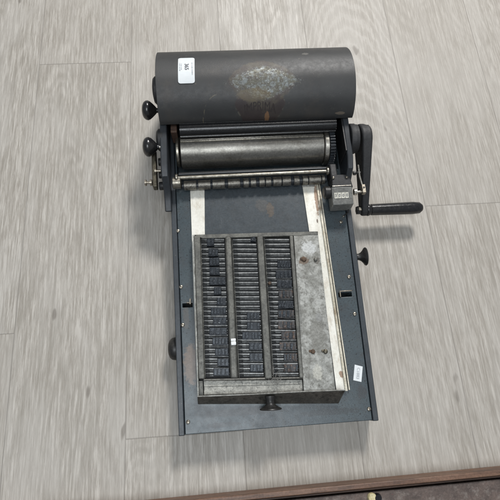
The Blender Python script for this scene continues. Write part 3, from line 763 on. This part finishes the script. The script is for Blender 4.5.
# rusty bolts of the right plate
for k, (px, py, r, m) in enumerate(((304, 259.3, .0038, 'rust'), (315.6, 259.6, .0028, 'traymetal'), (313.0, 351.6, .0034, 'rust'), (325.6, 351.4, .0034, 'bronze'))):
    p = tb(px, py, .0174)
    MB().lathe(p - Z * .001, Z, [(0, r * 1.1), (.0012, r * 1.05), (.0030, r * .8), (.0036, r * .3)], 9).build('bolt', m, gp)
    if k != 1:
        MB().lathe(p + Vector((-.004, .001, -.001)), Z, [(0, r * .7), (.0018, r * .6), (.0024, r * .3)], 8).build('bolt', m, gp)
# combs of fingers, one mesh a column
PITCH = 4.78; NS = 29; Y0 = 239.5
random.seed(21)
for ci, (l, r) in enumerate((C1, C2, C3)):
    mb = MB()
    for k in range(NS + 1):
        y = Y0 + k * PITCH
        if y > 378: break
        xa, xb = lx(*l, y) + .6, lx(*r, y) - .2
        jit = random.uniform(-.25, .25)
        zt = .0150 + random.uniform(-.0006, .0006)
        a0 = tb(xa + .2, y + jit, zt - .0016); a1 = tb(xa + 4.4, y, zt); a2 = tb(xb, y + jit * .6 + random.uniform(-.2, .2), zt + random.uniform(-.0004, .0004))
        w = .0019
        for (p, q, w0, w1) in ((a0, a1, w * .45, w), (a1, a2, w, w * .9)):
            mb.hexa([p - Yv * (w0 * 1.3) - Z * .008, q - Yv * (w1 * 1.3) - Z * .008, q + Yv * (w1 * 1.3) - Z * .008, p + Yv * (w0 * 1.3) - Z * .008],
                    [p - Yv * w0 * .6, q - Yv * w1 * .6, q + Yv * w1 * .6, p + Yv * w0 * .6])
        # a low second ridge between the fingers
        b0 = tb(xa + 4.5, y + PITCH / 2, .0090); b1 = tb(xb, y + PITCH / 2, .0098)
        mb.obox((b0 + b1) / 2, (b1 - b0) / 2, Yv * .0005, Z * .0016)
    mb.build('finger_comb', 'finger', tray, label='%s comb of thin metal fingers' % ('left', 'middle', 'right')[ci])
    # the ridge the fingers spring from
    trayslab(quad((l[0] - .2, l[1] - .2), (l[0] + .7, l[1] + .7), 238, 378), .0064, .0095, 'comb_bar', 'traymetal', bevel=.0003)

# ------------------------------------------------------------------ type blocks: things lying in the slots
rows1 = [(242, .22, .56, 2), (252.3, .28, .72, 3), (261.6, .30, .76, 3), (271, .30, .76, 2), (281, .28, 1.0, 4), (290.8, .46, .80, 2), (301.4, .58, .98, 3), (311.2, .30, .97, 5), (321, .38, .97, 3), (331.4, .20, .98, 3), (341.5, .32, 1, 5), (352, .42, 1, 4), (362.4, .50, 1, 3), (372, .32, 1, 4)]
rows2 = [(238.6, .76, 1.0, 1), (316, .42, .97, 4), (326, .40, .97, 4), (335.6, .18, .98, 6), (346.6, .44, 1, 3), (357, .44, 1, 3), (368, .44, 1, 4)]
rows3 = [(264.2, .44, 1, 5), (274.2, .34, 1, 4), (284, .36, 1, 4), (294.2, .40, 1, 4), (304.4, .36, 1, 6), (314, .32, 1, 4), (325, .30, 1, 4), (335.6, .40, 1, 4), (346.4, .30, 1, 5), (357.2, .44, 1, 5), (368, .42, 1, 5)]
ordn = ['topmost', 'second', 'third', 'fourth', 'fifth', 'sixth', 'seventh', 'eighth', 'ninth', 'tenth', 'eleventh', 'twelfth', 'thirteenth', 'fourteenth']
random.seed(8)
for cname, (l, r), rows in (('left', C1, rows1), ('middle', C2, rows2), ('right', C3, rows3)):
    for i, (y, ua, ub, nl) in enumerate(rows):
        xa = lx(*l, y) + 1 + ua * (lx(*r, y) - lx(*l, y) - 1); xb = lx(*l, y) + 1 + ub * (lx(*r, y) - lx(*l, y) - 1)
        hp2 = 3.9 if (cname, i) != ('middle', 0) else 2.8
        sl = random.uniform(-.25, .25)
        co = [tb(xa, y + hp2 - sl, .0158), tb(xb - .3, y + hp2 + sl, .0158), tb(xb - .3, y - hp2 + sl, .0158), tb(xa, y - hp2 - sl, .0158)]
        rusty = cname == 'right' and i in (3, 5, 6, 7, 8, 9, 10)
        ct = sum(co, Vector()) / 4
        col = 'rust-flecked' if rusty else 'blue-black'
        size = 'long' if ub - ua > .6 else ('short' if ub - ua < .45 else 'medium')
        posn = 'lowest' if i == len(rows) - 1 else ('topmost' if i == 0 else ordn[i])
        suffix = '' if posn in ('topmost', 'lowest') else ' from the top'
        t = thing('type_block', '%s %s type block, %s%s of the %s column of slots' % (size, col, posn, suffix, cname), 'type block',
                  (ct.x, ct.y, zb(ct.y) + .0150), 'type blocks set in the slotted tray')
        mm = 'typerust' if rusty else 'type'
        MB().hexa([Vector((p.x, p.y, p.z - .0060)) for p in co], co).build('block_body', mm, t, bevel=.0004)
        lm = []
        slant = random.choice((0, 0, .12, .3)) if not (cname == 'right' and i in (0, 4)) else .9
        for k in range(nl):
            if random.random() < .06: continue
            u0 = (k + random.uniform(.06, .16)) / nl; u1 = (k + random.uniform(.72, .90)) / nl
            hgt = .0020 + random.uniform(-.0014, .0012)
            def pt(u, v): 
                a = co[0].lerp(co[1], u); b2 = co[3].lerp(co[2], u); return a.lerp(b2, v)
            sk = slant / nl * .8
            q = [pt(u0, .10), pt(u1, .10), pt(min(u1 + sk, .99), .90), pt(min(u0 + sk, .95), .90)]
            lt = MB().hexa([p - Z * .0005 for p in q], [p + Z * hgt for p in q])
            # the raised face of the letter: a few small ridges
            for e_ in range(random.choice((1, 2, 2, 3))):
                v0 = .18 + e_ * .26; w_ = random.uniform(.3, .9)
                qq = [pt(u0 + .02 / nl, v0), pt(u0 + (u1 - u0) * w_, v0), pt(u0 + (u1 - u0) * w_, v0 + .12), pt(u0 + .02 / nl, v0 + .12)]
                lt.hexa([p + Z * (hgt - .0001) for p in qq], [p + Z * (hgt + .0006) for p in qq])
            lt.build('letter', 'typerust' if rusty and random.random() < .6 else 'typeface', t, bevel=.0003)

# rust-coloured round token in the right column, third row
# ------------------------------------------------------------------ loose bits
p = tb(233.4, 341.8, .0190)
chip = thing('metal_clip', 'small bright white two-piece clip lying on the divider between left and middle columns', 'clip', v3(p))
MB().obox(p + Vector((0, .0026, .0016)), Xv * .0036, Yv * .0019, Z * .0014).build('clip_jaw', 'white', chip, bevel=.0006)
MB().obox(p + Vector((.0001, -.0024, .0016)), Xv * .0037, Yv * .0026, Z * .0015).build('clip_body', 'white', chip, bevel=.0008)
MB().obox(p + Vector((0, .0005, .0008)), Xv * .003, Yv * .0008, Z * .0007).build('clip_hinge', 'screw', chip)
p = tb(256.5 + 9.3, 282.5, .0182)
tk = MB().lathe(tb(269.6, 283.6, .0150), Z, [(0, .0026), (.0035, .0026), (.0045, .0018)], 16).build('rivet_head', 'rust')
tag(tk, 'small round rusty brown rivet head at left end of a right-column type block', 'rivet')
random.seed(4)
lc = tb(273.5, 376.5, .0185)
ln = MB()
for k in range(12):
    c0 = lc + Vector((random.uniform(-.006, .008), random.uniform(-.008, .005), 0)); a = random.random() * 6.3; r = random.uniform(.002, .005)
    pts = []
    for j in range(14):
        a += random.uniform(.2, .7); pts.append(c0 + Vector((math.cos(a) * r, math.sin(a) * r, .0008 + .0012 * math.sin(j * .9 + k))))
    ln.tube(pts, .00017, 4)
for k in range(3):
    a0_ = lc + Vector((0, .002, .001)); ln.tube([a0_, a0_ + Vector((random.uniform(-.002, .002), .006, .001)), a0_ + Vector((random.uniform(-.004, .003), .012, 0))], .00016, 4)
tag(ln.build('lint_tangle', 'lint'), 'grey tangle of lint at the foot of the right column by the trough', 'lint')

# ------------------------------------------------------------------ wooden box at the bottom edge
_wa, _wb = at(390, 476.2, 0), at(136, 500.6, 0)
wy = _wa.y + (_wb.y - _wa.y) * (.12 - _wa.x) / (_wb.x - _wa.x)
WX0, WX1 = -.45, .70; WD = .30; WH = .032; WT = .0075
wl = at(150, 499.5, 0)
bxo = thing('wooden_crate', 'shallow reddish-brown wooden box whose long edge crosses the bottom of the picture', 'wooden box', (.12, wy - WD / 2, 0))
MB().box((WX0, wy - WT, 0), (WX1, wy, WH)).build('side_panel', 'walnut', bxo, bevel=.0015)
MB().box((WX0 + WT, wy - .0030 - WT, .001), (WX1 - WT, wy - WT - .0005, WH - .004)).build('inner_batten', 'walnuttop', bxo, bevel=.001)
MB().box((WX0, wy - WD, 0), (WX1, wy - WD + WT, WH)).build('side_panel', 'walnut', bxo, bevel=.0015)
MB().box((WX0, wy - WD + WT + .0002, 0), (WX0 + WT - .0002, wy - WT - .0002, WH)).build('end_panel', 'walnut', bxo, bevel=.0015)
MB().box((WX1 - WT + .0002, wy - WD + WT + .0002, 0), (WX1, wy - WT - .0002, WH)).build('end_panel', 'walnut', bxo, bevel=.0015)
MB().box((WX0 + WT + .001, wy - WD + WT + .001, .002), (WX1 - WT - .001, wy - WT - .006, .024)).build('rusty_panel', 'grime', bxo, bevel=.001)
p = at(374, 499, .036)
cp = thing('bottle_cap', 'small cream cap with black rim inside the wooden box at bottom right', 'cap', (p.x, p.y, .024))
MB().lathe((p.x, p.y, .0242), Z, [(0, .0065), (.005, .0065), (.0065, .0055)], 24).build('cap_body', 'cream', cp)
MB().lathe((p.x + .007, p.y - .001, .0242), (.3, 0, 1), [(0, .0060), (.004, .0062), (.006, .005)], 24).build('cap_rim', 'black', cp)

bxo.rotation_euler.z = math.atan2(_wa.y - _wb.y, _wa.x - _wb.x)
# ------------------------------------------------------------------ light
def area(name, loc, target, size, power, col=(1, 1, 1), sy=None):
    l = bpy.data.lights.new(name, 'AREA'); l.energy = power; l.color = col; l.size = size
    if sy: l.shape = 'RECTANGLE'; l.size_y = sy
    o = bpy.data.objects.new(name, l); C.objects.link(o); o.location = loc
    o.rotation_euler = (Vector(target) - Vector(loc)).to_track_quat('-Z', 'Y').to_euler()
    return o
kd = Vector((.31, .93, 1.0)).normalized()
area('window_light', Vector((.07, .2, 0)) + kd * 3.2, (.07, .2, 0), .50, 80, (1.0, .98, .955))
area('ceiling_light', (-.10, -.50, 2.3), (.05, .1, 0), 1.1, 26, (.90, .955, 1.0))
w = bpy.data.worlds.new('World'); S.world = w; w.use_nodes = True
bg = w.node_tree.nodes['Background']; bg.inputs[0].default_value = (.86, .92, 1.0, 1); bg.inputs[1].default_value = .27
S.view_settings.view_transform = 'Standard'; S.view_settings.look = 'None'; S.view_settings.gamma = 1; S.view_settings.exposure = 0
S.render.engine = 'CYCLES'
